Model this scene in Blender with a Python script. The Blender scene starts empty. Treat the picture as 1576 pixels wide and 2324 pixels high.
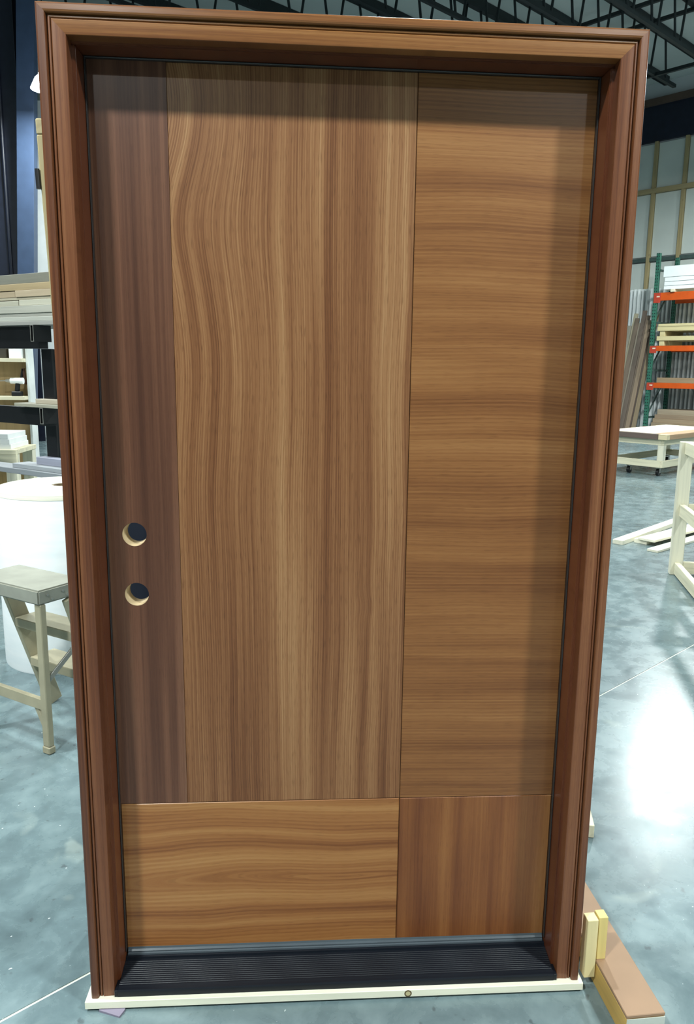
import bpy, bmesh, math, random
from mathutils import Vector, Matrix

random.seed(7)
S = bpy.context.scene
COL = S.collection
R = math.radians

# ------------------------------------------------------------------ camera
FPX = 1750.0
cam_d = bpy.data.cameras.new('camera')
cam = bpy.data.objects.new('camera', cam_d); COL.objects.link(cam)
cam_d.sensor_fit = 'HORIZONTAL'; cam_d.sensor_width = 36.0
cam_d.lens = FPX / 1576.0 * 36.0
cam_d.shift_x = -40.0 / 1576.0
cam_d.clip_end = 200
yaw, pitch, roll = R(3.927), R(-10.63), R(0.904)
fwd = Vector((math.sin(yaw) * math.cos(pitch), math.cos(yaw) * math.cos(pitch), math.sin(pitch)))
rgt = Vector((math.cos(yaw), -math.sin(yaw), 0)); upv = rgt.cross(fwd)
r2 = rgt * math.cos(roll) + upv * math.sin(roll); u2 = -rgt * math.sin(roll) + upv * math.cos(roll)
m3 = Matrix((r2, u2, -fwd)).transposed()
cam.matrix_world = Matrix.Translation((-0.0698, -1.6282, 1.5139)) @ m3.to_4x4()
S.camera = cam

# ------------------------------------------------------------------ world, exposure
S.view_settings.view_transform = 'Standard'; S.view_settings.look = 'None'
S.view_settings.gamma = 1.0; S.view_settings.use_curve_mapping = False
S.view_settings.exposure = 0.1
w = bpy.data.worlds.new('world'); S.world = w; w.use_nodes = True
w.node_tree.nodes['Background'].inputs[0].default_value = (0.75, 0.86, 1.0, 1)
w.node_tree.nodes['Background'].inputs[1].default_value = 0.05
LAMP_W = 330.0           # watts of each high-bay lamp
LAMP_COL = (0.91, 0.985, 0.975)
# high-bay lamps hang here (x, y, height of the light); built near the end of the script
LAMPS = [(3.05, -2.45, 5.0, 0.86, 'over the open floor ahead of the big door'), (-1.95, -2.45, 5.0, 0.80, 'over the open floor ahead of the big door'),
         (4.3, -10.4, 6.3, 0.5, 'over the open floor ahead of the big door'), (-3.0, -10.0, 6.3, 0.5, 'over the open floor ahead of the big door'),
         (7.15, 12.5, 6.7, 1.9, 'beyond view, an added light for the pallet rack'),
         (10.6, 11.6, 6.7, 1.5, 'beyond view, an added light for the pallet rack'),  # extra unseen lamp, put in to light the rack's white boards and panels
         (0.8, 5.6, 6.9, 1.2, 'over the aisle behind the big door'), (7.0, 4.3, 6.5, 1.2, 'over the aisle behind the big door'),
         (-3.3, 0.35, 5.0, 0.75, 'out of view, added to brighten the white roll'), (-5.6, 4.6, 6.5, 1.2, 'over the aisle behind the big door'),  # first lamp is an addition above the view, to whiten the foam roll
         (-4.33, 12.0, 5.76, 0.6, 'before the navy steel column')]

# ------------------------------------------------------------------ helpers
def lin(c):
    return tuple(((v / 255) / 12.92 if v / 255 <= 0.04045 else ((v / 255 + 0.055) / 1.055) ** 2.4) for v in c[:3]) + (1.0,)

class NT:
    def __init__(s, name):
        s.m = bpy.data.materials.new(name); s.m.use_nodes = True
        s.t = s.m.node_tree; s.b = s.t.nodes['Principled BSDF']
    def n(s, typ, **kw):
        o = s.t.nodes.new(typ)
        for k, v in kw.items(): setattr(o, k, v)
        return o
    def l(s, a, b): s.t.links.new(a, b)
    def put(s, sock, v):
        if isinstance(v, (int, float, tuple, list)): sock.default_value = v
        else: s.l(v, sock)
    def math(s, op, a, b=None, c=None):
        o = s.n('ShaderNodeMath', operation=op)
        for i, v in enumerate((a, b, c)):
            if v is not None: s.put(o.inputs[i], v)
        return o.outputs[0]
    def comb(s, x, y, z):
        o = s.n('ShaderNodeCombineXYZ')
        for i, v in enumerate((x, y, z)): s.put(o.inputs[i], v)
        return o.outputs[0]
    def noise(s, vec, scale=1.0, detail=3.0, rough=0.5, dist=0.0):
        o = s.n('ShaderNodeTexNoise'); s.l(vec, o.inputs['Vector'])
        o.inputs['Scale'].default_value = scale; o.inputs['Detail'].default_value = detail
        o.inputs['Roughness'].default_value = rough; o.inputs['Distortion'].default_value = dist
        return o.outputs['Fac']
    def ramp(s, fac, stops):
        o = s.n('ShaderNodeValToRGB'); s.l(fac, o.inputs[0]); e = o.color_ramp.elements
        while len(e) < len(stops): e.new(0.5)
        for i, (p, c) in enumerate(stops):
            e[i].position = p; e[i].color = c if len(c) == 4 and max(c) <= 1 else lin(c)
        return o.outputs[0]
    def mix(s, fac, a, b, typ='MIX'):
        o = s.n('ShaderNodeMix', data_type='RGBA', blend_type=typ)
        s.put(o.inputs[0], fac); s.put(o.inputs[6], a); s.put(o.inputs[7], b)
        return o.outputs[2]
    def coord(s):
        o = s.n('ShaderNodeTexCoord'); q = s.n('ShaderNodeSeparateXYZ'); s.l(o.outputs['Object'], q.inputs[0])
        return o.outputs['Object'], q.outputs
    def bump(s, h, strength, dist=0.001):
        o = s.n('ShaderNodeBump'); o.inputs['Strength'].default_value = strength; o.inputs['Distance'].default_value = dist
        s.l(h, o.inputs['Height']); s.l(o.outputs[0], s.b.inputs['Normal'])

def plain(name, c, rough=0.5, metal=0.0, var=0.12, scale=6.0, spec=0.5):
    t = NT(name); co, _ = t.coord()
    n = t.noise(co, scale, 4)
    lo = tuple(v * (1 - var) for v in lin(c)[:3]) + (1,); hi = tuple(min(1, v * (1 + var)) for v in lin(c)[:3]) + (1,)
    t.l(t.ramp(n, [(0.3, lo), (0.7, hi)]), t.b.inputs['Base Color'])
    t.b.inputs['Roughness'].default_value = rough; t.b.inputs['Metallic'].default_value = metal
    t.b.inputs['Specular IOR Level'].default_value = spec
    return t.m

def lumber(name, c, axis=0, dark=0.72, rough=0.6, seed=0.0, knots=False):
    """plain sawn timber, grain along local axis"""
    t = NT(name); co, xyz = t.coord()
    sc = [22, 22, 22]; sc[axis] = 0.9
    vec = t.comb(*[t.math('MULTIPLY_ADD', xyz[i], float(sc[i]), seed) for i in range(3)])
    n = t.noise(vec, 1.0, 5, 0.6, 0.6)
    base = lin(c)
    lo = tuple(v * dark for v in base[:3]) + (1,); hi = tuple(min(1, v * 1.12) for v in base[:3]) + (1,)
    col = t.ramp(n, [(0.25, lo), (0.5, base), (0.75, hi)])
    if knots:
        v = t.n('ShaderNodeTexVoronoi'); s3 = [9, 9, 9]; s3[axis] = 2.2
        t.l(t.comb(*[t.math('MULTIPLY_ADD', xyz[i], float(s3[i]), seed * 1.7) for i in range(3)]), v.inputs['Vector'])
        v.inputs['Scale'].default_value = 1.0
        k = t.ramp(v.outputs['Distance'], [(0.05, (1, 1, 1, 1)), (0.10, (0, 0, 0, 1))])
        col = t.mix(k, col, tuple(v * 0.42 for v in base[:3]) + (1,))
    t.l(col, t.b.inputs['Base Color']); t.b.inputs['Roughness'].default_value = rough
    t.bump(n, 0.15)
    return t.m

def veneer(name, cols, L='z', bands=26.0, fine=170.0, warp=0.03, wl=1.2, wt=3.0, bump_fn=None, center=None,
           fine_amt=0.35, figure=None, pores=0.5, lines=0.0, line_f=150.0, spec=0.38, rough=0.36, seed=0.0, coat=0.08, pos=(0.30, 0.42, 0.52, 0.62, 0.72)):
    """varnished veneer: grain runs along L; cols = five sRGB stops from dark to light"""
    t = NT(name); co, xyz = t.coord()
    Lc, Tc = (xyz[2], xyz[0]) if L == 'z' else (xyz[0], xyz[2])
    wv = t.noise(t.comb(t.math('MULTIPLY_ADD', Tc, wt, seed), 0.0, t.math('MULTIPLY_ADD', Lc, wl, seed * 0.7)), 1.0, 2, 0.45)
    T = t.math('ADD', Tc, t.math('MULTIPLY', t.math('SUBTRACT', wv, 0.5), warp))
    if bump_fn:
        for (amp, lc, ls, tc, ts) in bump_fn:
            a = t.math('DIVIDE', t.math('SUBTRACT', Lc, lc), ls); a = t.math('MULTIPLY', a, a)
            b = t.math('DIVIDE', t.math('SUBTRACT', Tc, tc), ts); b = t.math('MULTIPLY', b, b)
            g = t.math('POWER', 2.718, t.math('MULTIPLY', t.math('ADD', a, b), -1.0))
            T = t.math('SUBTRACT', T, t.math('MULTIPLY', g, amp))
    if center:   # cathedral figure: long nested arcs around a heart line
        (lc, tc, flat) = center
        a = t.math('SUBTRACT', T, tc); a = t.math('MULTIPLY', a, a)
        b = t.math('MULTIPLY', t.math('SUBTRACT', Lc, lc), flat); b = t.math('MULTIPLY', b, b)
        T = t.math('SQRT', t.math('ADD', a, b))
    bv = t.noise(t.comb(t.math('MULTIPLY_ADD', T, bands, seed * 3.1), seed, t.math('MULTIPLY', Lc, 0.45)), 1.0, 3, 0.55)
    fv = t.noise(t.comb(t.math('MULTIPLY_ADD', T, fine, seed), seed + 4.0, t.math('MULTIPLY', Lc, 1.6)), 1.0, 4, 0.7)
    val = t.math('ADD', t.math('MULTIPLY', bv, 1 - fine_amt), t.math('MULTIPLY', fv, fine_amt))
    if figure:   # soft ripple of light and dark across the grain
        (fl, ft, amt) = figure
        gv = t.noise(t.comb(t.math('MULTIPLY_ADD', Tc, ft, seed), 7.0, t.math('MULTIPLY', Lc, fl)), 1.0, 2, 0.5)
        val = t.math('ADD', val, t.math('MULTIPLY', t.math('SUBTRACT', gv, 0.5), amt))
    if lines:    # crisp growth lines that follow the grain
        ph = t.math('ADD', t.math('MULTIPLY', T, 6.2832 * line_f), t.math('MULTIPLY', bv, 9.0))
        am = t.noise(t.comb(t.math('MULTIPLY_ADD', T, 14.0, seed), 2.0, t.math('MULTIPLY', Lc, 1.1)), 1.0, 2, 0.5)
        am = t.math('MULTIPLY', t.math('POWER', am, 2.0), lines * 4.0)
        val = t.math('ADD', val, t.math('MULTIPLY', t.math('SINE', ph), am))
    col = t.ramp(val, list(zip(pos, cols)))
    pv = t.noise(t.comb(t.math('MULTIPLY', T, 620.0), 0.0, t.math('MULTIPLY', Lc, 28.0)), 1.0, 1, 0.5)
    pm = t.ramp(pv, [(0.30, (1, 1, 1, 1)), (0.44, (0, 0, 0, 1))])
    col = t.mix(t.math('MULTIPLY', pm, pores), col, (0.55, 0.5, 0.45, 1), 'MULTIPLY')
    t.l(col, t.b.inputs['Base Color'])
    t.b.inputs['Roughness'].default_value = rough
    t.b.inputs['Specular IOR Level'].default_value = spec; t.b.inputs['Coat Weight'].default_value = coat; t.b.inputs['Coat Roughness'].default_value = 0.22
    t.bump(fv, 0.04, 0.0006)
    return t.m

class MB:
    def __init__(s): s.v = []; s.f = []
    def add(s, vs, fs):
        k = len(s.v); s.v += [tuple(p) for p in vs]; s.f += [tuple(i + k for i in q) for q in fs]; return s
    def box(s, x0, x1, y0, y1, z0, z1, M=None):
        vs = [(x, y, z) for z in (z0, z1) for y in (y0, y1) for x in (x0, x1)]
        if M is not None: vs = [M @ Vector(p) for p in vs]
        return s.add(vs, [(0, 2, 3, 1), (4, 5, 7, 6), (0, 1, 5, 4), (2, 6, 7, 3), (0, 4, 6, 2), (1, 3, 7, 5)])
    def bar(s, p, q, a, b, up=(0, 0, 1)):
        """rectangular bar from p to q, width a (sideways), height b (along up)"""
        p = Vector(p); q = Vector(q); d = (q - p).normalized(); upv = Vector(up)
        if abs(d.dot(upv)) > 0.98: upv = Vector((0, 1, 0))
        sd = d.cross(upv).normalized(); u = sd.cross(d)
        vs = [c + sd * (a / 2 * i) + u * (b / 2 * j) for c in (p, q) for (i, j) in ((-1, -1), (1, -1), (1, 1), (-1, 1))]
        return s.add(vs, [(3, 2, 1, 0), (4, 5, 6, 7), (0, 1, 5, 4), (1, 2, 6, 5), (2, 3, 7, 6), (3, 0, 4, 7)])
    def tube(s, p, q, r0, r1=None, n=16):
        r1 = r0 if r1 is None else r1
        p = Vector(p); q = Vector(q); d = (q - p).normalized()
        a = d.orthogonal().normalized(); b = d.cross(a)
        vs = [c + (a * math.cos(2 * math.pi * i / n) + b * math.sin(2 * math.pi * i / n)) * r for c, r in ((p, r0), (q, r1)) for i in range(n)]
        fs = [(i, (i + 1) % n, n + (i + 1) % n, n + i) for i in range(n)] + [tuple(range(n - 1, -1, -1)), tuple(range(n, 2 * n))]
        return s.add(vs, fs)
    def lathe(s, prof, n=32, closed=False, c=(0, 0, 0)):
        vs = [(c[0] + r * math.cos(2 * math.pi * i / n), c[1] + r * math.sin(2 * math.pi * i / n), c[2] + z) for (r, z) in prof for i in range(n)]
        m = len(prof); rng = range(m if closed else m - 1)
        fs = [(k * n + i, k * n + (i + 1) % n, ((k + 1) % m) * n + (i + 1) % n, ((k + 1) % m) * n + i) for k in rng for i in range(n)]
        return s.add(vs, fs)
    def prism(s, prof, x0, x1, m0=0.0, m1=0.0):
        """profile of (y, z) swept along x"""
        n = len(prof)
        vs = [(x0, y, z) for (y, z) in prof] + [(x1, y, z) for (y, z) in prof]
        fs = [(i, (i + 1) % n, n + (i + 1) % n, n + i) for i in range(n)] + [tuple(range(n - 1, -1, -1)), tuple(range(n, 2 * n))]
        return s.add(vs, fs)
    def build(s, name, mat, parent=None, bevel=0.0, smooth=False, seg=1):
        me = bpy.data.meshes.new(name); me.from_pydata(s.v, [], s.f)
        bm = bmesh.new(); bm.from_mesh(me)
        if bevel: bmesh.ops.bevel(bm, geom=bm.edges[:], offset=bevel, segments=seg, affect='EDGES', clamp_overlap=True)
        bmesh.ops.recalc_face_normals(bm, faces=bm.faces[:])
        bm.to_mesh(me); bm.free()
        if smooth:
            me.shade_smooth()
            try: me.set_sharp_from_angle(angle=R(40))
            except Exception: pass
        me.materials.append(mat)
        o = bpy.data.objects.new(name, me); COL.objects.link(o)
        if parent is not None: o.parent = parent
        return o

def tag(o, label, cat, group=None):
    o['label'] = label; o['category'] = cat
    if group: o['group'] = group
    return o
def thing(name, label, cat, loc=(0, 0, 0), rotz=0.0, group=None, rot=None):
    o = bpy.data.objects.new(name, None); COL.objects.link(o); o.empty_display_size = 0.1
    o.location = loc; o.rotation_euler = rot if rot else (0, 0, rotz)
    return tag(o, label, cat, group)
def place(o, loc, rotz=0.0, rot=None):
    o.location = loc; o.rotation_euler = rot if rot else (0, 0, rotz); return o
def struct(o): o['kind'] = 'structure'; return o
def twin(o, parent=None):
    c = o.copy(); COL.objects.link(c); c.parent = parent; return c
def twin_tree(o):
    c = o.copy(); COL.objects.link(c)
    for ch in o.children: 
        d = twin(ch, c)
        for g in ch.children: twin(g, d)
    return c

# the building stands turned by 40 degrees to the door; (v, u) are its own axes
TH = R(40)
def BF(v, u, z=0.0):
    return (v * math.cos(TH) - u * math.sin(TH), v * math.sin(TH) + u * math.cos(TH), z)

# ------------------------------------------------------------------ materials
def concrete():
    t = NT('polished_concrete'); co, xyz = t.coord()
    a = t.noise(co, 0.9, 5, 0.6, 0.4); b = t.noise(co, 7.0, 6, 0.65, 0.3); c = t.noise(co, 55.0, 3, 0.6)
    val = t.math('ADD', t.math('MULTIPLY', a, 0.5), t.math('MULTIPLY', b, 0.5))
    col = t.ramp(val, [(0.30, (74, 88, 92)), (0.48, (99, 117, 121)), (0.66, (128, 146, 149))])
    sp = t.ramp(t.noise(co, 26.0, 2, 0.5), [(0.27, (1, 1, 1, 1)), (0.33, (0, 0, 0, 1))])
    col = t.mix(t.math('MULTIPLY', sp, 0.5), col, (0.05, 0.055, 0.06, 1))
    ws = t.ramp(t.noise(co, 70.0, 1, 0.5), [(0.77, (0, 0, 0, 1)), (0.80, (1, 1, 1, 1))])
    col = t.mix(t.math('MULTIPLY', ws, 0.8), col, (0.75, 0.8, 0.8, 1))
    st = t.ramp(t.noise(co, 3.1, 3, 0.6, 1.2), [(0.62, (0, 0, 0, 1)), (0.74, (1, 1, 1, 1))])
    col = t.mix(t.math('MULTIPLY', st, 0.25), col, lin((184, 194, 184)))
    t.l(col, t.b.inputs['Base Color'])
    t.l(t.ramp(b, [(0.3, (0.20, 0.20, 0.20, 1)), (0.7, (0.34, 0.34, 0.34, 1))]), t.b.inputs['Roughness'])
    t.bump(c, 0.08, 0.001)
    return t.m
M_floor = concrete()
M_joint = plain('joint_filler', (205, 208, 196), 0.7)
M_white_wall = plain('white_insulation', (205, 213, 207), 0.6, var=0.05, scale=1.5)
M_ceiling = plain('ceiling_liner', (198, 208, 206), 0.7, var=0.05, scale=0.8)
M_paint_wall = plain('painted_wall', (196, 203, 205), 0.7, var=0.05, scale=0.6)
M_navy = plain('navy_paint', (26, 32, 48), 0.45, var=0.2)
M_blue = plain('blue_paint', (58, 76, 104), 0.45, var=0.1)
M_steel = plain('dark_truss_steel', (24, 34, 36), 0.45, var=0.2)
M_black = plain('black_steel', (14, 14, 16), 0.45, var=0.3)
M_bare = plain('bare_cut_steel', (170, 168, 160), 0.4, 0.6)
M_green = None
M_pine = lumber('pale_pine', (226, 218, 188), 0, knots=False)
M_pine_z = lumber('pale_pine_upright', (226, 221, 198), 2, knots=True)
M_pine_y = lumber('pale_pine_depth', (226, 219, 190), 1)
M_stud = lumber('stud_pine', (168, 152, 112), 2, knots=True)
M_girt = lumber('girt_pine', (165, 150, 112), 1)
M_greensteel = plain('dark_green_girt', (70, 88, 84), 0.5)

# ------------------------------------------------------------------ the building
V0, V1, U0, U1, ZC = -16.0, 19.8, -15.0, 27.0, 9.05
# floor slabs, cast with pale filled joints between them
fl = struct(place(MB().box(V0, V1, U0, U1, -0.2, -0.002).build('floor', M_joint), (0, 0, 0), TH))
# joint lines: u = JU (seen beside the door), spaced 4.6 m; v joints spaced 4.9 m
JU = 0.49
g = 0.004
us = [U0] + [JU + k * 4.6 for k in range(-3, 6)] + [U1]; vs_ = [V0, -12.6, -7.6, -2.6, 5.9, 10.9, 15.9, V1]
us = sorted(x for x in us if U0 <= x <= U1)
for i in range(len(us) - 1):
    for j in range(len(vs_) - 1):
        o = MB().box(vs_[j] + g, vs_[j + 1] - g, us[i] + g, us[i + 1] - g, -0.06, 0.0).build('slab', M_floor, fl)

ceil = struct(place(MB().box(V0, V1, U0, U1, ZC, ZC + 0.2).build('ceiling', M_ceiling), (0, 0, 0), TH))
wr = struct(place(MB().box(V1, V1 + 0.2, U0, U1, 0, ZC).build('wall_right', M_paint_wall), (0, 0, 0), TH))
struct(place(MB().box(V0 - 0.2, V0, U0, U1, 0, ZC).build('wall_left', M_paint_wall), (0, 0, 0), TH))
struct(place(MB().box(V0, V1, U1, U1 + 0.2, 0, ZC).build('wall_back', M_paint_wall), (0, 0, 0), TH))
struct(place(MB().box(V0, V1, U0 - 0.2, U0, 0, ZC).build('wall_front', M_paint_wall), (0, 0, 0), TH))
# white insulation panels between pine studs on the right wall, dark shade backing below
stud_u = [4.36 + 0.835 * k for k in range(0, 9)]
for k, su in enumerate(stud_u):
    MB().box(V1 - 0.13, V1 - 0.03, su - 0.045, su + 0.045, 3.5, 7.55).build('stud', M_stud, wr, 0.004)
for k in range(len(stud_u) - 1):
    for (z0, z1) in ((3.55, 4.45), (4.60, 6.24), (6.36, 7.52)):
        MB().box(V1 - 0.045, V1 - 0.002, stud_u[k] + 0.05, stud_u[k + 1] - 0.05, z0, z1).build('insulation_panel', M_white_wall, wr, 0.01)
MB().box(V1 - 0.16, V1 - 0.04, 3.9, 11.5, 6.24, 6.36).build('girt', M_girt, wr, 0.005)
MB().box(V1 - 0.10, V1 - 0.03, 3.9, 11.5, 4.47, 4.57).build('girt', M_greensteel, wr, 0.004)
MB().box(V1 - 0.06, V1 - 0.002, 3.4, 12.5, 0.0, 3.5).build('shade_backing', M_navy, wr)  # added dark sheet, stands for the shade in the upright panels' gaps
struct(place(MB().box(V1 - 0.12, V1 - 0.003, 2.5, 14.0, 7.56, 8.45).build('trim_1', M_navy), (0, 0, 0), TH))
struct(place(MB().box(V1 - 0.20, V1 - 0.003, 2.5, 14.0, 8.45, 8.62).build('trim_2', plain('rusty_eave_beam', (88, 72, 62), 0.7)), (0, 0, 0), TH))

# open-web roof joists
def joist(u, label):
    t = thing('roof_joist', label, 'truss', BF(0, u, 0), TH, 'open web joists under the warehouse roof')
    va, vb = -2.0, V1 - 0.25
    zt, zb = 8.90, 8.00
    MB().box(va, vb, -0.06, 0.06, zt - 0.06, zt + 0.14).build('top_chord', M_steel, t)
    MB().box(va + 0.9, vb - 2.2, -0.04, 0.04, zb - 0.035, zb + 0.035).build('bottom_chord', M_steel, t)
    return t, va, vb, zt, zb
web_a = web_b = None
rows = [6.75, 7.86, 9.15, 10.0, 11.6, 13.2, 14.8]
for k, u in enumerate(rows):
    t, va, vb, zt, zb = joist(u, 'dark steel open web roof joist under the pale ceiling')
    v = vb - 2.4
    lo = True
    # web bars in steep pairs, about a metre apart
    x = 16.27 + 0.49
    while x > 4.5:
        if web_a is None:
            web_a = MB().tube((0.0, 0, 0.0), (-0.17, 0, 0.86), 0.026, n=8).build('web_bar', M_steel, t); web_a.location = (x, 0, zb)
            web_b = MB().tube((0.0, 0, 0.0), (0.17, 0, 0.86), 0.026, n=8).build('web_bar', M_steel, t); web_b.location = (x - 0.49, 0, zb)
        else:
            a = twin(web_a, t); a.location = (x + 0.15, 0, zb)
            b = twin(web_b, t); b.location = (x - 0.62, 0, zb)
        x -= 0.98
for (v, z, nm) in ((14.83, 8.82, 'over the joist webs'), (15.72, 8.82, 'nearer the eave'), (16.35, 7.99, 'along the lower chords')):
    o = place(MB().bar((0, 3.0, 0), (0, 16.4, 0), 0.07, 0.07).build('bridging_bar', M_steel), BF(v, 0, z), TH)
    tag(o, 'dark steel bridging bar crossing the roof joists ' + nm, 'bar')

# ------------------------------------------------------------------ the prehung door unit
W2, ZB, ZT = 0.5925, 0.030, 2.178       # half width and heights of the casing
IN = 0.539                              # inner edge of the casing
JX = 0.531                              # jamb face
LX, LZ0, LZ1 = 0.5285, 0.076, 2.116     # leaf opening in view
YL = 0.10                               # face of the leaf
SX = -0.370; GX = 0.1465; GZ = 0.4715   # seams: stile / centre / right panel / bottom row
door = thing('entry_door', 'large prehung sapele entry door with two lock holes in its moulded wooden frame', 'door')

RED = [(64, 31, 17), (88, 48, 28), (112, 66, 39), (130, 83, 52), (150, 104, 68)]
C_side = veneer('sapele_casing_upright', RED, 'z', 30, 240, 0.012, 0.8, 3, fine_amt=0.35, pores=0.4, seed=2.0, rough=0.34, coat=0.3)
C_head = veneer('sapele_casing_head', [(86, 48, 24), (110, 66, 34), (134, 87, 47), (151, 104, 60), (166, 122, 74)], 'x', 34, 240, 0.02, 0.8, 4, fine_amt=0.4, pores=0.35, seed=5.0, rough=0.3, coat=0.4)
C_jamb = veneer('sapele_jamb_upright', [(58, 27, 16), (80, 40, 24), (102, 55, 33), (116, 67, 41), (130, 79, 50)], 'z', 40, 240, 0.012, 0.8, 3, fine_amt=0.4, pores=0.3, seed=8.0, rough=0.32)
C_jambh = veneer('sapele_jamb_head', [(58, 27, 16), (80, 40, 24), (102, 55, 33), (116, 67, 41), (130, 79, 50)], 'x', 40, 240, 0.012, 0.8, 3, fine_amt=0.4, pores=0.3, seed=9.0, rough=0.32)

# casing profile: (w, y) with w measured from the outer edge inwards, y from the front
wI = W2 - IN
PROF = [(0.0, 0.037), (0.0, 0.004), (0.0012, 0.0014), (0.004, 0.0), (0.0135, 0.0), (0.0165, 0.0012), (0.0180, 0.0040),
        (0.0182, 0.0135), (0.0200, 0.0138), (0.0205, 0.0085), (0.0222, 0.0070), (0.0240, 0.0070), (0.0252, 0.0085), (0.0255, 0.0125),
        (0.0268, 0.0128), (0.0271, 0.0072), (0.0285, 0.0066), (0.0515, 0.0078), (wI - 0.0006, 0.0082), (wI, 0.0092), (wI, 0.037)]
def casing(side):
    b = MB(); n = len(PROF); vs = []
    if side == 'head':
        for sx in (-1, 1):
            for (wv, y) in PROF: vs.append((sx * (W2 - wv), y, ZT - wv))
    else:
        sx = -1 if side == 'left' else 1
        for (wv, y) in PROF: vs.append((sx * (W2 - wv), y, ZB - 0.004))
        for (wv, y) in PROF: vs.append((sx * (W2 - wv), y, ZT - wv))
    fs = [(i, (i + 1) % n, n + (i + 1) % n, n + i) for i in range(n)] + [tuple(range(n - 1, -1, -1)), tuple(range(n, 2 * n))]
    b.add(vs, fs)
    o = b.build('casing', C_head if side == 'head' else C_side, door)
    for p in o.data.polygons: p.use_smooth = len(p.vertices) == 4
    o.data.set_sharp_from_angle(angle=R(16))
    return o
for s_ in ('left', 'right', 'head'): casing(s_)
JD = 0.160
for sx in (-1, 1):
    x0, x1 = sorted((sx * JX, sx * (JX + 0.032)))
    MB().box(x0, x1, 0.0372, JD, ZB - 0.003, 2.1185).build('jamb', C_jamb, door, 0.0022, seg=2)
MB().box(-JX - 0.032, JX + 0.032, 0.0372, JD, 2.119, 2.151).build('jamb', C_jambh, door, 0.0022, seg=2)
M_seal = plain('grey_black_seal', (44, 42, 42), 0.35)
for sx in (-1, 1):
    x0, x1 = sorted((sx * (JX - 0.0003), sx * (LX - 0.0005)))
    MB().box(x0, x1, 0.088, 0.0995, LZ0, LZ1 + 0.002).build('weatherstrip', M_seal, door, 0.001)
MB().box(-JX, JX, 0.090, 0.0995, LZ1 - 0.0003, 2.1188).build('weatherstrip', M_seal, door, 0.001)

def plate(x0, x1, z0, z1, y0, y1, holes, r, n=40):
    bm = bmesh.new(); loops = []
    loops.append([bm.verts.new((x, y0, z)) for (x, z) in ((x0, z0), (x1, z0), (x1, z1), (x0, z1))])
    for (hx, hz) in holes:
        loops.append([bm.verts.new((hx + r * math.cos(2 * math.pi * i / n), y0, hz + r * math.sin(2 * math.pi * i / n))) for i in range(n)])
    ed = []
    for lp in loops:
        for i in range(len(lp)): ed.append(bm.edges.new((lp[i], lp[(i + 1) % len(lp)])))
    bmesh.ops.triangle_fill(bm, edges=ed, use_beauty=True, use_dissolve=False)
    fs = bm.faces[:]
    ex = bmesh.ops.extrude_face_region(bm, geom=fs)
    for v in [e for e in ex['geom'] if isinstance(e, bmesh.types.BMVert)]: v.co.y = y1
    bmesh.ops.recalc_face_normals(bm, faces=bm.faces[:])
    return bm
def bm_obj(name, bm, mat, parent):
    me = bpy.data.meshes.new(name); bm.to_mesh(me); bm.free(); me.materials.append(mat)
    o = bpy.data.objects.new(name, me); COL.objects.link(o); o.parent = parent; return o
HOLES = [(-0.4705, 1.1355), (-0.4705, 0.9955)]; HR = 0.0272
M_core = lumber('raw_core_wood', (150, 120, 84), 2)
M_groove = plain('groove_stain', (104, 68, 44), 0.5)
leaf = bm_obj('door_leaf', plate(-LX - 0.001, LX + 0.001, LZ0, LZ1 + 0.001, YL + 0.004, YL + 0.045, HOLES, HR), M_groove, door)

V_A = veneer('sapele_stile', [(74, 45, 32), (91, 58, 42), (107, 71, 52), (119, 83, 62), (131, 95, 72)], 'z', 30, 300, 0.006, 0.5, 3, fine_amt=0.25, figure=(1.2, 26, 0.24), pores=0.35, seed=1.3)
V_B = veneer('sapele_centre_panel', [(84, 48, 27), (110, 69, 41), (133, 90, 57), (152, 110, 73), (180, 143, 102)], 'z', 24, 330, 0.026, 1.4, 2.6, fine_amt=0.40, lines=0.026, line_f=190,
             bump_fn=[(0.026, 2.04, 0.12, -0.36, 0.14), (-0.020, 1.80, 0.12, -0.34, 0.15), (0.007, 1.52, 0.12, -0.32, 0.16), (-0.006, 1.22, 0.14, -0.26, 0.16),
                      (-0.008, 1.45, 0.20, 0.12, 0.08), (0.006, 0.80, 0.16, 0.04, 0.08), (0.006, 0.965, 0.03, 0.055, 0.022)], pores=0.6, seed=3.7,
             pos=(0.28, 0.41, 0.51, 0.61, 0.75))
V_C = veneer('sapele_cross_panel', [(92, 53, 26), (114, 71, 38), (134, 88, 49), (148, 102, 60), (168, 124, 80)], 'x', 11, 330, 0.028, 1.6, 2.4, fine_amt=0.36, lines=0.022, line_f=120, figure=(8.0, 36, 0.10), pores=0.4, seed=6.1,
             bump_fn=[(0.010, 0.30, 0.16, 1.86, 0.10), (-0.009, 0.30, 0.18, 1.12, 0.12), (0.006, 0.38, 0.12, 1.45, 0.10)], pos=(0.22, 0.39, 0.51, 0.62, 0.80))
V_D = veneer('sapele_bottom_cathedral', [(92, 48, 23), (122, 73, 37), (149, 97, 53), (164, 114, 66), (180, 134, 84)], 'x', 30, 240, 0.050, 2.2, 3.0, fine_amt=0.25, lines=0.03, line_f=110, center=(0.0, 0.262, 0.06), pores=0.35, seed=11.2, pos=(0.27, 0.38, 0.48, 0.60, 0.76))
V_E = veneer('sapele_bottom_ribbon', [(84, 43, 23), (105, 59, 32), (127, 77, 41), (145, 94, 52), (160, 109, 64)], 'z', 12, 220, 0.02, 0.9, 3, fine_amt=0.22, figure=(2.0, 9, 0.3), pores=0.35, seed=14.9, pos=(0.27, 0.39, 0.50, 0.61, 0.73))
q = 0.0007
bm_obj('stile_veneer', plate(-LX, SX - 0.0003, GZ + q, LZ1, YL, YL + 0.004, HOLES, HR), V_A, leaf)
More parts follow.
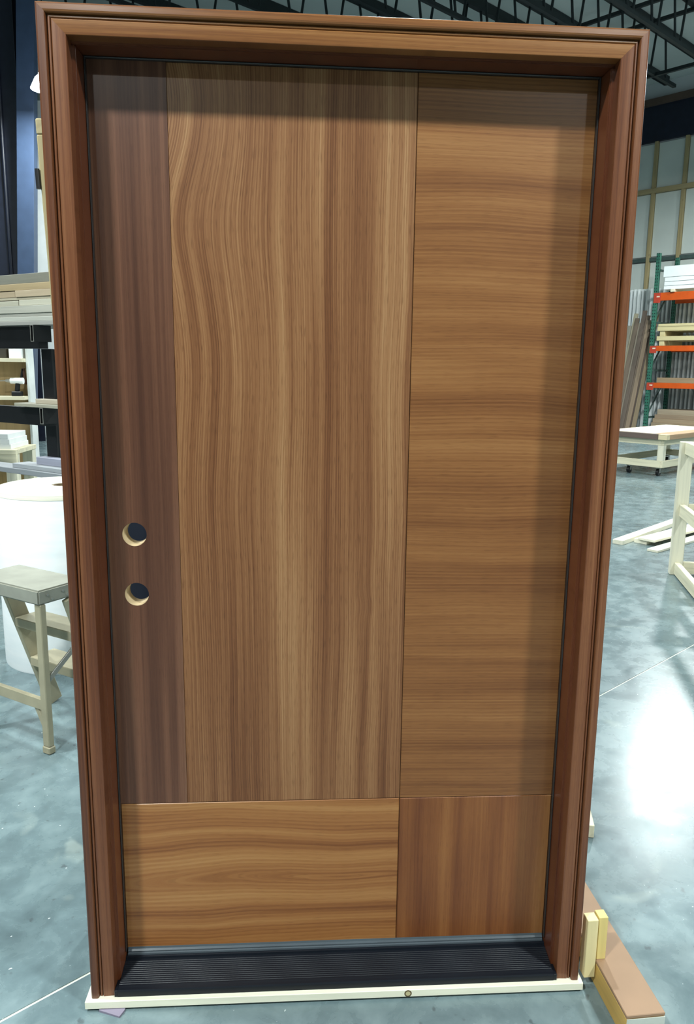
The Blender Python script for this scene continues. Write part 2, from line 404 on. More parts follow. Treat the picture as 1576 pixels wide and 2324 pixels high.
MB().box(SX + 0.0003, GX - q, YL, YL + 0.004, GZ + q, LZ1).build('veneer_panel', V_B, leaf, 0.0009)
MB().box(GX + q, LX, YL, YL + 0.004, GZ + q, LZ1).build('veneer_panel', V_C, leaf, 0.0009)
MB().box(-LX, GX - q, YL, YL + 0.004, LZ0, GZ - q).build('veneer_panel', V_D, leaf, 0.0016)
MB().box(GX + q, LX, YL, YL + 0.004, LZ0, GZ - q).build('veneer_panel', V_E, leaf, 0.0016)
M_raw = lumber('raw_bored_wood', (206, 184, 146), 2, dark=0.6)
for (hx, hz) in HOLES:
    b = MB(); n = 40
    rr = HR - 0.0002
    vs = [(hx + r_ * math.cos(2 * math.pi * i / n), y, hz + r_ * math.sin(2 * math.pi * i / n)) for (r_, y) in ((rr, YL + 0.0008), (rr - 0.0008, YL + 0.02), (rr - 0.0022, YL + 0.021), (rr - 0.0022, YL + 0.0449)) for i in range(n)]
    fs = [(k * n + i, k * n + (i + 1) % n, (k + 1) * n + (i + 1) % n, (k + 1) * n + i) for k in range(3) for i in range(n)]
    b.add(vs, fs); o = b.build('lock_bore', M_raw, leaf)
    for p in o.data.polygons: p.use_smooth = True
    o['label'] = 'raw pale wood inside a round lock hole'
# dark ribbed sill and the sweep under the leaf
M_sill = plain('dark_bronze_sill', (15, 20, 28), 0.42, 0.0, var=0.15, spec=0.3)
prof = [(0.002, ZB - 0.004), (0.002, 0.040), (0.004, 0.0435), (0.010, 0.0445)]
y = 0.014; z = 0.0455
for k in range(13):
    prof += [(y, z), (y + 0.0015, z + 0.00035), (y + 0.0035, z + 0.00035), (y + 0.0045, z)]
    y += 0.0055; z += 0.0008
prof += [(0.0875, 0.0555), (0.0885, 0.0605), (0.092, 0.0615), (0.150, 0.0615), (0.150, ZB - 0.004)]
sill = MB().prism(prof, -JX + 0.0006, JX - 0.0006).build('sill', M_sill, door)
sill['label'] = 'dark ribbed metal sill'
for sx in (-1, 1):
    x0, x1 = sorted((sx * (JX - 0.001), sx * (IN - 0.0005)))
    MB().box(x0, x1, 0.002, 0.0368, ZB - 0.004, 0.0435).build('sill_horn', M_sill, door, 0.001)
M_sweep = plain('grey_vinyl_sweep', (78, 86, 92), 0.25, var=0.1)
sw = MB()
sw.prism([(0.093, 0.062), (0.093, 0.0665), (0.096, 0.068), (0.0955, 0.0715), (0.0985, 0.0755), (0.0998, 0.0805), (0.1002, 0.0805), (0.1002, 0.062)], -LX + 0.002, LX - 0.002)
sw.build('door_sweep', M_sweep, door)

# pine shipping board below the sill, resting on thin shims
M_strip = lumber('shipping_board_pine', (240, 237, 214), 0, dark=0.86)
bd = MB().box(-0.605, 0.602, -0.010, 0.165, 0.0062, 0.0258).build('shipping_board', M_strip, None, 0.0012)
tag(bd, 'pale pine board lying flat under the dark door sill', 'board')
kn = MB().lathe([(0.0062, 0.0005), (0.0085, 0.0005), (0.0092, 0.0002), (0.0092, -0.002), (0.0062, -0.002)], 18, closed=True).build('knot', plain('pine_knot', (96, 80, 50), 0.6), bd)
kn.rotation_euler = (R(90), 0, 0); kn.location = (0.166, -0.0100, 0.0160)
kc = MB().lathe([(0.0, 0.0004), (0.0060, 0.0004), (0.0060, -0.002)], 18).build('knot_centre', plain('pine_knot_centre', (196, 184, 140), 0.6), kn)
M_shim = plain('mauve_shim', (132, 124, 142), 0.7)
b = MB().add([(-0.578, 0.06, 0), (-0.545, 0.06, 0), (-0.511, -0.012, 0), (-0.520, -0.032, 0), (-0.572, -0.012, 0),
              (-0.578, 0.06, 0.0061), (-0.545, 0.06, 0.0061), (-0.511, -0.012, 0.0058), (-0.520, -0.032, 0.0045), (-0.572, -0.012, 0.0055)],
             [(4, 3, 2, 1, 0), (5, 6, 7, 8, 9), (0, 1, 6, 5), (1, 2, 7, 6), (2, 3, 8, 7), (3, 4, 9, 8), (4, 0, 5, 9)])
tag(b.build('shim', M_shim), 'thin mauve shim sticking out under the pale board', 'shim')
b = MB().box(0.52, 0.56, 0.02, 0.15, 0, 0.006)
tag(b.build('shim', M_pine), 'pale wooden shim tucked under the pale board', 'shim')

# timber foot of the stand with its clamping blocks
M_yel = lumber('yellow_lvl', (206, 168, 92), 1, dark=0.75)
M_yelz = lumber('yellow_block_wood', (222, 200, 128), 2, dark=0.85)
M_palez = lumber('pale_block_wood', (228, 212, 160), 2, dark=0.85)
M_tan = plain('tan_hardboard', (150, 119, 92), 0.55, var=0.08, scale=9)
st = thing('door_stand', 'timber foot with yellow side and tan top beside the door frame', 'stand', (0.672, 0.25, 0), R(3.2))
MB().box(-0.046, 0.046, -0.405, 0.42, 0.0, 0.062).build('foot_beam', M_yel, st, 0.002)
MB().box(-0.047, 0.047, -0.406, 0.42, 0.0622, 0.071).build('foot_top', M_tan, st, 0.0015)
MB().box(-0.046, 0.046, -0.4078, -0.4062, 0.001, 0.062).build('end_cap', plain('pale_cut_end', (196, 200, 190), 0.7), st)
MB().box(-0.0455, -0.022, -0.235, -0.205, 0.0712, 0.188).build('clamp_block', M_yelz, st, 0.001)
MB().box(-0.0765, -0.0490, -0.240, -0.210, 0.026, 0.186).build('clamp_block', M_palez, st, 0.001)
b = MB().box(-0.03, 0.03, -0.08, 0.08, 0, 0.045).build('pine_offcut', M_pine_y, None, 0.002)
tag(place(b, (0.846, 0.70, 0), R(-12)), 'small pine offcut on the floor behind the door frame', 'block')

# navy sheet standing behind the door (seen through the lock holes) and a pine frame leaning behind it
b = MB().box(-0.55, 0.45, 0, 0.018, 0, 1.75).build('navy_sheet', M_navy, None, 0.001)
tag(place(b, (-0.10, 0.32, 0), rot=(R(-3), 0, 0)), 'dark navy sheet seen through the lock holes', 'sheet')
fr = thing('spare_doorway', 'pale pine door frame with black hinge leaning behind the big door', 'frame', (-0.288, 0.62, 0.0135), rot=(0, R(-1.7), 0))
MB().box(-0.445, -0.405, -0.03, 0.09, 0, 2.10).build('post', M_stud, fr, 0.003)
MB().box(0.405, 0.445, -0.03, 0.09, 0, 2.10).build('post', M_stud, fr, 0.003)
MB().box(-0.445, 0.445, -0.03, 0.09, 2.1005, 2.14).build('head_rail', M_girt, fr, 0.003)
MB().box(-0.404, -0.385, 0.0, 0.05, 0, 2.08).build('stop_strip', M_stud, fr, 0.002)
hg = MB(); hg.box(-0.448, -0.4455, -0.02, 0.05, 1.965, 2.015).tube((-0.450, -0.032, 1.965), (-0.450, -0.032, 2.015), 0.006)
hg.build('hinge', M_black, fr)

# ------------------------------------------------------------------ left side: step stool, roll, lumber rack
M_alu = plain('worn_grey_stool', (150, 150, 138), 0.5, 0.1, var=0.14, scale=9)
M_alu2 = plain('worn_beige_stool', (168, 160, 134), 0.5, 0.1, var=0.14, scale=9)
sl = thing('step_stool', 'worn grey folding step stool standing before the white roll', 'stool', (-1.104, 1.262, 0), R(-34))
# local x runs left along the near edge (negative), local y runs away from the camera
PX = 0.39; PY = 0.20
MB().box(-PX, 0.020, -0.02, PY, 0.610, 0.668).build('platform', M_alu, sl, 0.006, seg=2)
for (yy) in (0.02, 0.09, 0.16):
    MB().tube((0.020, yy, 0.645), (0.0232, yy, 0.645), 0.005, n=10).build('rivet', M_bare, sl)
    MB().tube((0.020, yy + 0.02, 0.625), (0.0232, yy + 0.02, 0.625), 0.005, n=10).build('rivet', M_bare, sl)
for xx in (0.0, -PX + 0.02):
    MB().bar((xx, 0, 0.03), (xx, 0, 0.6095), 0.036, 0.026, up=(0, 1, 0)).build('rear_leg', M_alu2, sl, 0.003)
    MB().box(xx - 0.021, xx + 0.021, -0.016, 0.016, 0, 0.03).build('foot', M_alu2, sl, 0.004)
    xr = xx + (-0.012 if xx < -0.1 else 0.012)
    MB().bar((xr, 0.13, 0.6095), (xr, 0.325, 0.004), 0.026, 0.070, up=(0, 1, 0.45)).build('front_rail', M_alu2, sl, 0.003)
for (zz, yy) in ((0.43, 0.195), (0.235, 0.255)):
    MB().box(-PX + 0.022, -0.004, yy - 0.05, yy + 0.075, zz - 0.02, zz + 0.02).build('tread', M_alu2, sl, 0.003)
MB().bar((-PX + 0.02, 0.0, 0.20), (0.0, 0.0, 0.20), 0.02, 0.045).build('cross_brace', M_alu2, sl, 0.002)
MB().bar((-0.012, 0.001, 0.10), (-0.06, 0.001, 0.185), 0.012, 0.02).build('gusset', M_alu2, sl, 0.001)
MB().bar((0.006, 0.012, 0.30), (0.040, 0.10, 0.40), 0.010, 0.018).build('spreader_arm', M_bare, sl, 0.001)
MB().bar((0.040, 0.095, 0.402), (0.034, 0.24, 0.405), 0.010, 0.022).build('spreader_arm', M_bare, sl, 0.001)

def roll_mat():
    t = NT('white_foam_roll'); co, xyz = t.coord()
    n = t.noise(t.comb(t.math('MULTIPLY', xyz[0], 3.0), t.math('MULTIPLY', xyz[1], 3.0), t.math('MULTIPLY', xyz[2], 22.0)), 1.0, 3)
    t.l(t.ramp(n, [(0.3, (236, 242, 244)), (0.7, (248, 250, 250))]), t.b.inputs['Base Color']); t.b.inputs['Roughness'].default_value = 0.55
    return t.m
rl = thing('foam_roll', 'big white upright roll of foam wrap with open core', 'roll', (-1.340, 2.37, 0))
MB().lathe([(0.062, 0.004), (0.325, 0.0), (0.328, 0.01), (0.328, 0.885), (0.320, 0.897), (0.30, 0.900), (0.062, 0.902)], 64, closed=True).build('wrap', roll_mat(), rl, smooth=True)
MB().lathe([(0.0615, 0.006), (0.0615, 0.899), (0.050, 0.899), (0.050, 0.006)], 32, closed=True).build('core_tube', plain('brown_card_core', (120, 104, 80), 0.8), rl, smooth=True)
MB().lathe([(0.064, 0.9025), (0.31, 0.9005), (0.326, 0.893), (0.3295, 0.872), (0.3285, 0.871), (0.3285, 0.8855), (0.3205, 0.8975), (0.31, 0.9), (0.064, 0.902)], 64, closed=True).build('end_wrap', plain('cream_end_film', (238, 236, 216), 0.5, var=0.05), rl, smooth=True)

# cantilever lumber rack
rk = thing('lumber_rack', 'black steel cantilever rack holding stacked lumber', 'rack', (-1.90, 3.62, 0), R(-36))
for cx in (0.02, -1.30):
    MB().box(cx - 0.055, cx + 0.055, 0.100, 0.112, 0, 1.60).build('column_flange', M_black, rk)
    MB().box(cx - 0.006, cx + 0.006, 0.1125, 0.24, 0, 1.60).build('column_web', M_black, rk)
    MB().box(cx - 0.055, cx + 0.055, 0.2405, 0.252, 0, 1.60).build('column_flange', M_black, rk)
    MB().box(cx - 0.09, cx + 0.09, 0.05, 0.45, 0.0, 0.05).build('base_foot', M_black, rk)
for (cx, zc) in ((0.066, 1.695), (0.112, 1.170), (0.10, 0.72), (-1.35, 1.695), (-1.35, 1.170), (-1.35, 0.72)):
    h, wd, th = 0.052, 0.0155, 0.0035
    o = MB()
    for (a0, a1, c0, c1) in ((-wd, wd, h - th, h), (-wd, wd, -h, -h + th), (-wd, -wd + th, -h + th, h - th), (wd - th, wd, -h + th, h - th)):
        o.box(cx + a0, cx + a1, -0.03, 0.0995, zc + c0, zc + c1)
    arm = o.build('arm', M_black, rk)
    o = MB()
    for (a0, a1, c0, c1) in ((-wd, wd, h - th, h), (-wd, wd, -h, -h + th), (-wd, -wd + th, -h + th, h - th), (wd - th, wd, -h + th, h - th)):
        o.box(cx + a0, cx + a1, -0.0325, -0.0302, zc + c0, zc + c1)
    o.build('arm_rim', M_bare, arm)
MB().box(-1.4, 0.048, 0.03, 0.095, 1.601, 1.742).build('bearer', M_black, rk)
MB().box(-1.4, 0.094, 0.03, 0.095, 1.10, 1.215).build('bearer', M_black, rk)

def rack_board(x0, x1, y0, y1, z0, z1, col, label, seed, grp):
    o = MB().box(x0, x1, y0, y1, z0, z1).build('lumber_board', lumber('board_%d' % seed, col, 0, dark=0.8, seed=float(seed)), None, 0.002)
    place(o, (-1.90, 3.62, 0), R(-36)); tag(o, label, 'board', grp)
z = 1.7475
stack = [(-1.4, .8, .026, (150, 148, 142), 'grey board at the bottom of the upper rack stack'),
         (-1.3, .8, .028, (176, 176, 166), 'pale grey board second from the bottom of the upper rack stack'),
         (-1.4, .8, .022, (168, 166, 156), 'thin grey board third from the bottom of the upper rack stack'),
         (-1.35, .8, .047, (172, 170, 158), 'thick grey board fourth from the bottom of the upper rack stack'),
         (-0.10, .8, .036, (186, 182, 164), 'short pale board with its end showing in the rack stack'),
         (-1.35, .8, .017, (176, 166, 144), 'thin tan board in the middle of the rack stack'),
         (-0.13, .8, .042, (178, 160, 134), 'short tan board with its end showing in the rack stack'),
         (-1.4, .8, .042, (164, 144, 110), 'brown plank second from the top of the rack stack'),
         (-1.4, .8, .060, (122, 120, 108), 'wide grey plank on top of the rack stack')]
zz = z
for i, (a, b_, t_, c_, lab) in enumerate(stack):
    rack_board(a, b_, 0.0 + 0.004 * (i % 3), 0.42, zz, zz + t_, c_, lab, 20 + i, 'boards on the upper arms of the lumber rack')
    if i in (4, 6):
        rack_board(-1.4, a - 0.012, 0.006, 0.42, zz, zz + t_ - 0.004, tuple(v - 10 for v in c_), 'longer board butted against ' + ('the short pale board' if i == 4 else 'the short tan board') + ' in the rack stack', 40 + i, 'boards on the upper arms of the lumber rack')
    zz += t_ + 0.0003
for i, (a, b_, y0, t_, c_, lab) in enumerate([(-0.19, .8, -0.02, .022, (150, 146, 130), 'grey plank on the middle arm of the lumber rack'),
                                              (-0.03, .8, 0.03, .030, (176, 166, 148), 'pale plank lying on the grey plank of the middle rack arm')]):
    rack_board(a, b_, y0, 0.098, 1.2222 + 0.0225 * i, 1.2222 + 0.0225 * i + t_, c_, lab, 60 + i, 'planks on the middle arm of the lumber rack')
for i, (a, b_, y0, t_, c_, lab) in enumerate([(-1.4, .8, -0.06, .035, (132, 136, 140), 'bluish grey plank at the bottom of the lower rack pile'),
                                              (-0.24, .8, -0.03, .028, (148, 152, 156), 'bluish grey plank in the middle of the lower rack pile'),
                                              (-0.06, .8, 0.03, .05, (140, 142, 156), 'mauve grey plank on top of the lower rack pile')]):
    z0 = 0.7725 + (0, .0355, .064)[i]
    rack_board(a, b_, y0, 0.098, z0, z0 + t_, c_, lab, 70 + i, 'planks on the lower arms of the lumber rack')

# pine shelf unit with drill and boxes
M_ply = lumber('plywood_back', (164, 140, 98), 2)
su_ = thing('pine_shelf', 'open pine shelf unit holding a cordless drill', 'shelf', (-3.16, 6.0, 0))
MB().box(-0.62, 0.34, 0.24, 0.255, 0, 1.95).build('back_panel', M_ply, su_)
MB().box(0.34, 0.362, 0.10, 0.255, 0, 1.95).build('side_panel', plain('white_shelf_side', (226, 230, 226), 0.5), su_, 0.001)
MB().box(-0.642, -0.62, -0.01, 0.255, 0, 1.95).build('side_panel', M_pine_z, su_, 0.001)
for zz in (1.512, 1.155, 0.12, 1.90):
    MB().box(-0.6195, 0.3395, 0.0, 0.2395, zz, zz + 0.034).build('shelf_board', M_pine, su_, 0.002)
M_whitebox = plain('white_card_box', (240, 242, 240), 0.6, var=0.04)
b = MB().box(-0.055, 0.055, 0, 0.12, 0, 0.13).build('carton', M_whitebox, None, 0.003); place(b, (-2.90, 6.05, 1.5462)); tag(b, 'small white carton on the upper pine shelf', 'box')
b = MB().box(-0.08, 0.08, 0, 0.14, 0, 0.15).build('carton', plain('dark_tool_box', (58, 54, 44), 0.5), None, 0.006); place(b, (-3.07, 6.08, 1.5462)); tag(b, 'dark tool box on the upper pine shelf', 'box')
dr = thing('cordless_drill', 'cordless drill with white body standing on the pine shelf', 'drill', (-2.905, 6.03, 1.1895))
MB().box(-0.045, 0.045, 0.0, 0.07, 0.0, 0.045).build('battery', M_black, dr, 0.006)
MB().bar((0.0, 0.035, 0.045), (0.012, 0.035, 0.125), 0.042, 0.036, up=(0, 1, 0)).build('handle', M_black, dr, 0.008)
MB().tube((0.065, 0.035, 0.145), (-0.055, 0.035, 0.145), 0.030, 0.028, 16).build('body', M_whitebox, dr)
MB().tube((-0.0555, 0.035, 0.145), (-0.10, 0.035, 0.145), 0.021, 0.014, 14).build('chuck', M_bare, dr)
MB().tube((-0.1005, 0.035, 0.145), (-0.19, 0.035, 0.142), 0.006, 0.004, 8).build('bit', M_bare, dr)
ch = thing('clamp', 'dark hand clamp hanging inside the pine shelf', 'clamp', (-2.90, 6.15, 1.30))
MB().bar((0, 0, 0.0), (0.03, 0, 0.15), 0.02, 0.02).build('jaw', M_black, ch, 0.003)
MB().bar((0.052, 0, 0.0), (0.034, 0, 0.152), 0.02, 0.02).build('jaw', plain('brown_clamp', (84, 52, 38), 0.5), ch, 0.003)
MB().tube((0.03, 0, 0.1522), (0.03, 0.089, 0.1522), 0.004, n=8).build('peg', M_bare, ch)
# bench with white boards in front of the shelf
bn = thing('work_bench', 'pale pine work bench under stacked white boards', 'bench', (-3.0, 5.5, 0))
MB().box(-0.9, 0.35, -0.25, 0.25, 0.72, 0.76).build('bench_top', M_pine, bn, 0.002)
for xx in (-0.85, 0.30):
    for yy in (-0.2, 0.2):
        MB().box(xx - 0.045, xx + 0.045, yy - 0.045, yy + 0.045, 0, 0.7195).build('leg', M_pine_z, bn, 0.002)
MB().box(-0.9, 0.35, -0.248, -0.21, 0.60, 0.7195).build('apron', M_pine, bn, 0.002)
for k in range(3):
    b = MB().box(-0.85, 0.30 - 0.01 * k, -0.22, 0.2, 0, 0.045).build('white_board', M_whitebox, None, 0.003)
    place(b, (-3.0, 5.5, 0.7602 + 0.0453 * k)); tag(b, ['white board at the bottom of the bench stack', 'white board in the middle of the bench stack', 'white board on top of the bench stack'][k], 'board', 'white boards stacked on the bench')

# navy steel column and blue column behind
cl = thing('steel_column', 'dark navy steel building column at the edge of the shop', 'column', (-5.70, 13.42, 0))
MB().box(-0.50, 0.42, 0.0, 0.02, 0, ZC - 0.002).build('flange', M_navy, cl)
MB().box(-0.015, 0.015, 0.0205, 0.38, 0, ZC - 0.002).build('web', M_navy, cl)
MB().box(-0.50, 0.42, 0.3805, 0.40, 0, ZC - 0.002).build('flange', M_navy, cl)
MB().tube((0.13, -0.035, 0), (0.13, -0.035, ZC - 0.002), 0.03, n=12).build('conduit', M_navy, cl)
b = MB().bar((-5.37, 13.12, 0.01), (-4.83, 13.12, ZC - 0.02), 0.29, 0.2, up=(0, 1, 0)).build('raking_brace', M_blue, None, 0.006)
tag(b, 'blue painted steel brace leaning beside the dark navy column', 'column')

struct(MB().box(-6.05, -2.6, 14.6, 14.72, 0, 6.4).build('wall_partition', plain('white_partition', (226, 232, 232), 0.6, var=0.04)))

# ------------------------------------------------------------------ right side: pallet rack, stock, dolly, cart
def perforated():
    t = NT('green_perforated_post'); co, xyz = t.coord()
    def cell(c, n): return t.math('ABSOLUTE', t.math('SUBTRACT', t.math('FRACT', t.math('MULTIPLY', c, n)), 0.5))
    a = t.math('LESS_THAN', cell(xyz[2], 13.0), 0.2)
    b = t.math('LESS_THAN', t.math('ABSOLUTE', t.math('SUBTRACT', t.math('ABSOLUTE', xyz[1]), 0.026)), 0.010)
    c = t.math('MULTIPLY', a, b)
    n = t.noise(co, 14.0, 3)
    col = t.ramp(n, [(0.3, (40, 92, 78)), (0.7, (60, 118, 98))])
    t.l(t.mix(c, col, (0.006, 0.012, 0.014, 1)), t.b.inputs['Base Color']); t.b.inputs['Roughness'].default_value = 0.45
    return t.m
M_green = perforated()
M_orange = plain('orange_beam_paint', (206, 84, 22), 0.4, var=0.1)
M_red = plain('faded_red_plate', (182, 66, 46), 0.45, var=0.12)
M_tagw = plain('pale_sticker', (232, 214, 190), 0.6)
RV, RU = 18.115, 8.27
pr = thing('pallet_rack', 'green and orange pallet rack loaded with boards by the wall', 'rack', BF(RV, RU), TH)
for uu in (0.0, -2.9):
    for vv in (0.0, 1.05):
        MB().box(vv - 0.04, vv + 0.04, uu - 0.05, uu + 0.05, 0.012, 4.43).build('upright', M_green, pr, 0.004) if uu == 0 else MB().box(vv - 0.04, vv + 0.04, uu - 0.05, uu + 0.05, 0.012, 4.43).build('upright', M_green, pr)
        MB().box(vv - 0.07, vv + 0.07, uu - 0.07, uu + 0.07, 0, 0.012).build('base_plate', M_green, pr)
    zb_ = 0.3
    for k, zz in enumerate((0.35, 1.55, 2.75, 4.03)):
        MB().bar((0.0405, uu, zz), (1.0095, uu, zz), 0.03, 0.05).build('frame_strut', M_greensteel, pr)
        if k < 3: MB().bar((0.0405, uu, zz + 0.06), (1.0095, uu, zz + 1.1), 0.025, 0.04).build('frame_brace', M_greensteel, pr)
LEV = [(3.27, 3.465), (2.03, 2.163), (1.108, 1.242), (0.03, 0.125)]
for i, (z0, z1) in enumerate(LEV):
    for vv in (-0.012, 1.012):
        bmn = MB().box(vv - 0.028, vv + 0.028, -2.848, -0.0515, z0, z1).build('beam', M_red if i == 3 else M_orange, pr, 0.006)
        if vv < 0:
            MB().box(vv - 0.033, vv - 0.0285, -0.15, 0.03, z0 - 0.05 if i < 3 else z0, z1).build('end_plate', M_red, bmn)
            if i < 3: MB().box(vv - 0.0345, vv - 0.0332, -0.125, -0.045, (z0 + z1) / 2 - 0.012, (z0 + z1) / 2 + 0.02).build('sticker', M_tagw, bmn)

def rbox(name, mat, label, cat, v0, v1, ua, ub, z0, z1, grp=None, bev=0.004):
    o = MB().box(v0, v1, ua, ub, z0, z1).build(name, mat, None, bev); place(o, BF(RV, RU), TH); return tag(o, label, cat, grp)
M_foam = plain('white_foam_board', (240, 246, 246), 0.6, var=0.03)
for uu, lab in ((-0.46, 'by the green upright'), (-2.3, 'at the far beam end')):
    rbox('pine_bearer', M_pine_y, 'pine bearer across the top orange beams ' + lab, 'block', -0.09, 1.06, uu - 0.05, uu + 0.05, 3.4655, 3.53)
zz = 3.5305
for k, (hh, off) in enumerate(((0.085, 0.03), (0.095, 0.02), (0.10, 0.01), (0.26, 0.05))):
    rbox('foam_board', M_foam, ['thin white board at the bottom of the top rack stack', 'thin white board second in the top rack stack', 'thin white board third in the top rack stack', 'thick white board on top of the top rack stack'][k], 'board',
         -0.05 - 0.01 * k, 1.0, -2.8, -0.24 + off, zz, zz + hh, 'white boards on the top rack level', 0.006); zz += hh + 0.006
M_cream = lumber('cream_frame_wood', (206, 192, 146), 1, dark=0.85)
for k, (zb2) in enumerate((2.1635, 2.40)):
    nm = ('lower', 'upper')[k]
    t = thing('pine_pallet', nm + ' cream pine pallet on the second orange beam', 'pallet', BF(RV, RU, zb2), TH)
    for uu in (-0.27, -1.4, -2.6):
        MB().box(-0.04, 1.0, uu - 0.065, uu + 0.065, 0, 0.125).build('runner', M_cream, t, 0.004)
    for vv in (-0.06, 0.28, 0.62, 0.90):
        MB().box(vv, vv + 0.13, -2.75, -0.14, 0.1255, 0.235).build('slat', M_cream, t, 0.004)
rbox('cream_board', M_cream, 'cream board lying on the upper pine pallet', 'board', -0.07, 1.0, -2.75, -0.16, 2.636, 2.70)
M_brn = lumber('brown_rack_board', (152, 128, 100), 1, dark=0.8)
rbox('brown_board', M_brn, 'brown plank lying on the third orange beam', 'board', -0.03, 0.9, -2.8, -0.22, 1.2425, 1.37)
for k, (zz, h2, du) in enumerate(((0.1255, .11, .0), (.236, .10, .02), (.337, .10, .05), (.438, .13, .10))):
    rbox('brown_board', lumber('low_board_%d' % k, [(150, 132, 108), (156, 136, 110), (146, 126, 104), (160, 144, 122)][k], 1, dark=0.8), ['brown board at the bottom of the low rack pile', 'brown board second in the low rack pile', 'brown board third in the low rack pile', 'pale brown board on top of the low rack pile'][k],
         'board', -0.06 + 0.03 * k, 0.95, -2.8, -0.18 - du, zz, zz + h2, 'boards on the lowest rack level')
# tall white panels stored on edge behind the rack
pm = MB().box(0, 0.26, -0.026, 0.026, 0.0, 3.72).build('upright_panel', M_foam, None, 0.004)
for k in range(42):
    o = pm if k == 0 else twin(pm)
    uu = 10.45 - 0.119 * k + random.uniform(-0.008, 0.008)
    place(o, BF(19.34 + random.uniform(0, 0.05), uu), TH + R(random.uniform(-1.2, 1.2)))
    tag(o, 'tall narrow white panel stored upright on edge behind the pallet rack', 'panel', 'white panels stored behind the pallet rack')
# boards leaning beside the rack
lc = [(150, 146, 132), (172, 164, 140), (118, 104, 90), (160, 150, 134), (104, 92, 82), (126, 112, 98), (142, 124, 104), (96, 84, 76), (136, 120, 96)]
ln = ['grey', 'pale straw', 'dark brown', 'light grey', 'near black brown', 'mid brown', 'reddish tan', 'charcoal brown', 'olive tan']
for k in range(9):
    u0 = 9.22 - 0.086 * k
    hgt = 2.75 + 0.45 * ((k * 5) % 7) / 7
    o = MB().box(-0.02, 0.02, -0.055, 0.055, 0, hgt).build('leaning_board', lumber('lean_%d' % k, lc[k], 2, dark=0.75, seed=k * 1.3), None, 0.003)
    rot = Matrix.Rotation(TH, 4, 'Z') @ Matrix.Rotation(R(11.0), 4, 'Y') @ Matrix.Rotation(R(2.2), 4, 'X')
    o.rotation_euler = rot.to_euler(); o.location = BF(17.98 + 0.06 * (k % 2), u0, 0.006)
    tag(o, ln[k] + ' board leaning upright beside the green rack post', 'board', 'boards leaning beside the pallet rack')

# pine dolly with a glued panel on it
dl = thing('pine_dolly', 'pine cart on black casters in front of the pallet rack', 'cart', BF(9.80, 3.86), TH)
Lv, Lu = 1.9, 0.86
for vv in (0.05, Lv - 0.05):
    for uu in (0.05, Lu - 0.05):
        MB().box(vv - 0.045, vv + 0.045, uu - 0.045, uu + 0.045, 0.2305, 0.459).build('post', M_pine_z, dl, 0.003)
for uu in (0.02, Lu - 0.02):
    MB().box(0.0, Lv, uu - 0.02, uu + 0.02, 0.13, 0.23).build('bottom_rail', M_pine, dl, 0.003)
    MB().box(0.0, Lv, uu - 0.02, uu + 0.02, 0.4595, 0.545).build('top_rail', M_pine, dl, 0.003)
for vv in (0.02, Lv - 0.02):
    MB().box(vv - 0.02, vv + 0.02, 0.0405, Lu - 0.0405, 0.13, 0.23).build('bottom_rail', M_pine_y, dl, 0.003)
    MB().box(vv - 0.02, vv + 0.02, 0.0405, Lu - 0.0405, 0.4595, 0.545).build('top_rail', M_pine_y, dl, 0.003)
for (vv, uu) in ((0.10, 0.10), (0.10, Lu - 0.30), (Lv - 0.10, 0.10), (Lv - 0.10, Lu - 0.10)):
    ca = MB(); ca.tube((vv, uu - 0.02, 0.052), (vv, uu + 0.02, 0.052), 0.052, n=20)
    c_ = ca.build('caster_wheel', M_black, dl)
    f_ = MB(); f_.box(vv - 0.02, vv + 0.02, uu - 0.03, uu - 0.0225, 0.045, 0.13); f_.box(vv - 0.02, vv + 0.02, uu + 0.0225, uu + 0.03, 0.045, 0.13); f_.box(vv - 0.03, vv + 0.03, uu - 0.035, uu + 0.035, 0.118, 0.1295)
    f_.build('caster_fork', M_bare, c_)
gp = thing('wood_panel', 'unfinished wooden door panel lying flat on the pine cart', 'panel', BF(9.74, 3.80, 0.5455), TH)
for k, (ua, ub, c_) in enumerate(((0.0, 0.13, (222, 206, 168)), (0.136, 0.90, (104, 88, 80)), (0.906, 1.06, (222, 206, 168)))):
    MB().box(0.0, 0.10, ua, ub, 0, 0.078).build('end_piece', lumber('panel_end_%d' % k, c_, 1, seed=k), gp, 0.003)
for k in range(4):
    ua = 0.0 + k * 0.265
    MB().box(0.106, 2.2, ua + 0.006, ua + 0.259, 0, 0.074).build('plank', lumber('panel_plank_%d' % k, [(178, 146, 112), (232, 222, 192), (226, 214, 180), (230, 220, 190)][k], 0, seed=k + 3), gp, 0.003)
# pine frame cart at the edge of the aisle
pc = thing('pine_rack_frame', 'pale pine two by four frame standing on the open floor', 'frame', (2.692, 3.90, 0), R(-14))
def post(x, y): MB().box(x - 0.045, x + 0.045, y - 0.032, y + 0.032, 0, 1.01).build('post', M_pine_z, pc, 0.004)
post(0, 0); post(0.0, -0.95); post(0.62, 0.0); post(0.62, -0.95); post(0.30, 0.10)
for zz in (0.055, 0.50, 0.965):
    MB().box(0.002 - 0.02, 0.002 + 0.02, -0.9175, -0.0325, zz - 0.045, zz + 0.045).build('side_rail', M_pine_y, pc, 0.003)
    MB().box(0.62 - 0.02, 0.62 + 0.02, -0.9175, -0.0325, zz - 0.045, zz + 0.045).build('side_rail', M_pine_y, pc, 0.003)
    MB().box(0.0455, 0.5745, -0.02, 0.02, zz - 0.045, zz + 0.045).build('cross_rail', M_pine, pc, 0.003)
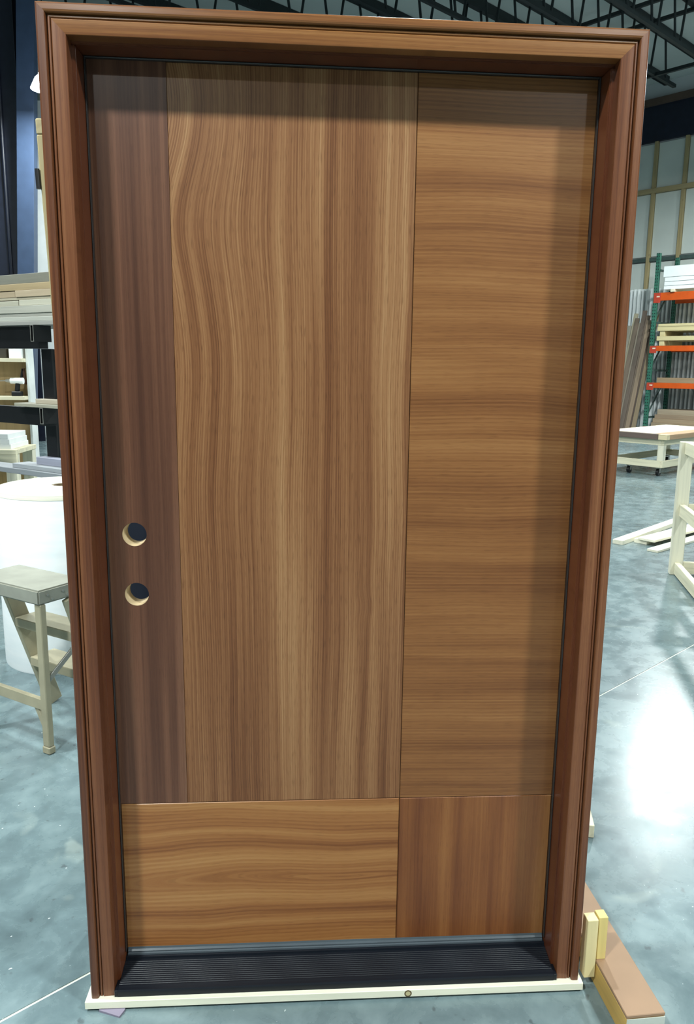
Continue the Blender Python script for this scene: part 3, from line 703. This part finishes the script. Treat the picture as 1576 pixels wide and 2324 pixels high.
# offcut boards on the floor
M_bright = lumber('bright_pine', (240, 234, 212), 0, dark=0.88)
hd = math.atan2(0.69, 0.72)
def fboard(loc, L_, wd, t_, label, rz):
    o = MB().box(0, L_, -wd / 2, wd / 2, 0, t_).build('floor_board', M_bright, None, 0.002); place(o, loc, rz); return tag(o, label, 'board')
fboard((2.64, 4.90, 0), 1.9, 0.095, 0.040, 'long pale pine board lying on the floor behind the others', hd)
fboard((2.86, 4.93, 0), 1.5, 0.12, 0.038, 'pine board on the floor half covered by another board', hd - 0.10)
fboard((2.88, 4.86, 0.0385), 1.5, 0.16, 0.022, 'pale pine board lying on top of another floor board', hd - 0.12)
fboard((2.83, 4.61, 0), 1.3, 0.10, 0.022, 'thin pale pine board lying alone on the floor', hd - 0.10)

# ------------------------------------------------------------------ high-bay lamps
def bell_mat():
    t = NT('glowing_acrylic'); t.b.inputs['Base Color'].default_value = (0.9, 0.95, 1, 1)
    t.b.inputs['Emission Color'].default_value = (0.92, 0.98, 1.0, 1); t.b.inputs['Emission Strength'].default_value = 14.0
    return t.m
M_bell = bell_mat(); M_house = plain('lamp_housing', (150, 155, 158), 0.4, 0.5)
proto = None
for (x, y, z, pw_, where) in LAMPS:
    t = thing('high_bay_lamp', 'glowing high bay lamp hanging ' + where, 'lamp', (x, y, z), 0, 'high bay lamps under the warehouse roof')
    if proto is None:
        h = MB().lathe([(0.0, 0.48), (0.09, 0.48), (0.11, 0.46), (0.11, 0.25), (0.07, 0.24), (0.0, 0.24)], 24).build('housing', M_house, t, smooth=True)
        bl = MB().lathe([(0.10, 0.238), (0.16, 0.18), (0.23, 0.03), (0.235, 0.02), (0.225, 0.02), (0.15, 0.17), (0.09, 0.23)], 28, closed=True).build('bell', M_bell, t, smooth=True)
        cb = MB().tube((0, 0, 0), (0, 0, 1), 0.008, n=8).build('cable', M_black, t)
        proto = (h, bl, cb)
    else:
        h, bl, cb = (twin(p_, t) for p_ in proto)
    cb.location = (0, 0, 0.48); cb.scale = (1, 1, ZC - 0.002 - z - 0.48)
    ld = bpy.data.lights.new('lamp_light', 'AREA'); ld.shape = 'DISK'; ld.size = 0.42; ld.energy = LAMP_W * pw_; ld.color = LAMP_COL
    lo = bpy.data.objects.new('lamp_light', ld); COL.objects.link(lo); lo.parent = t; lo.location = (0, 0, 0.0)
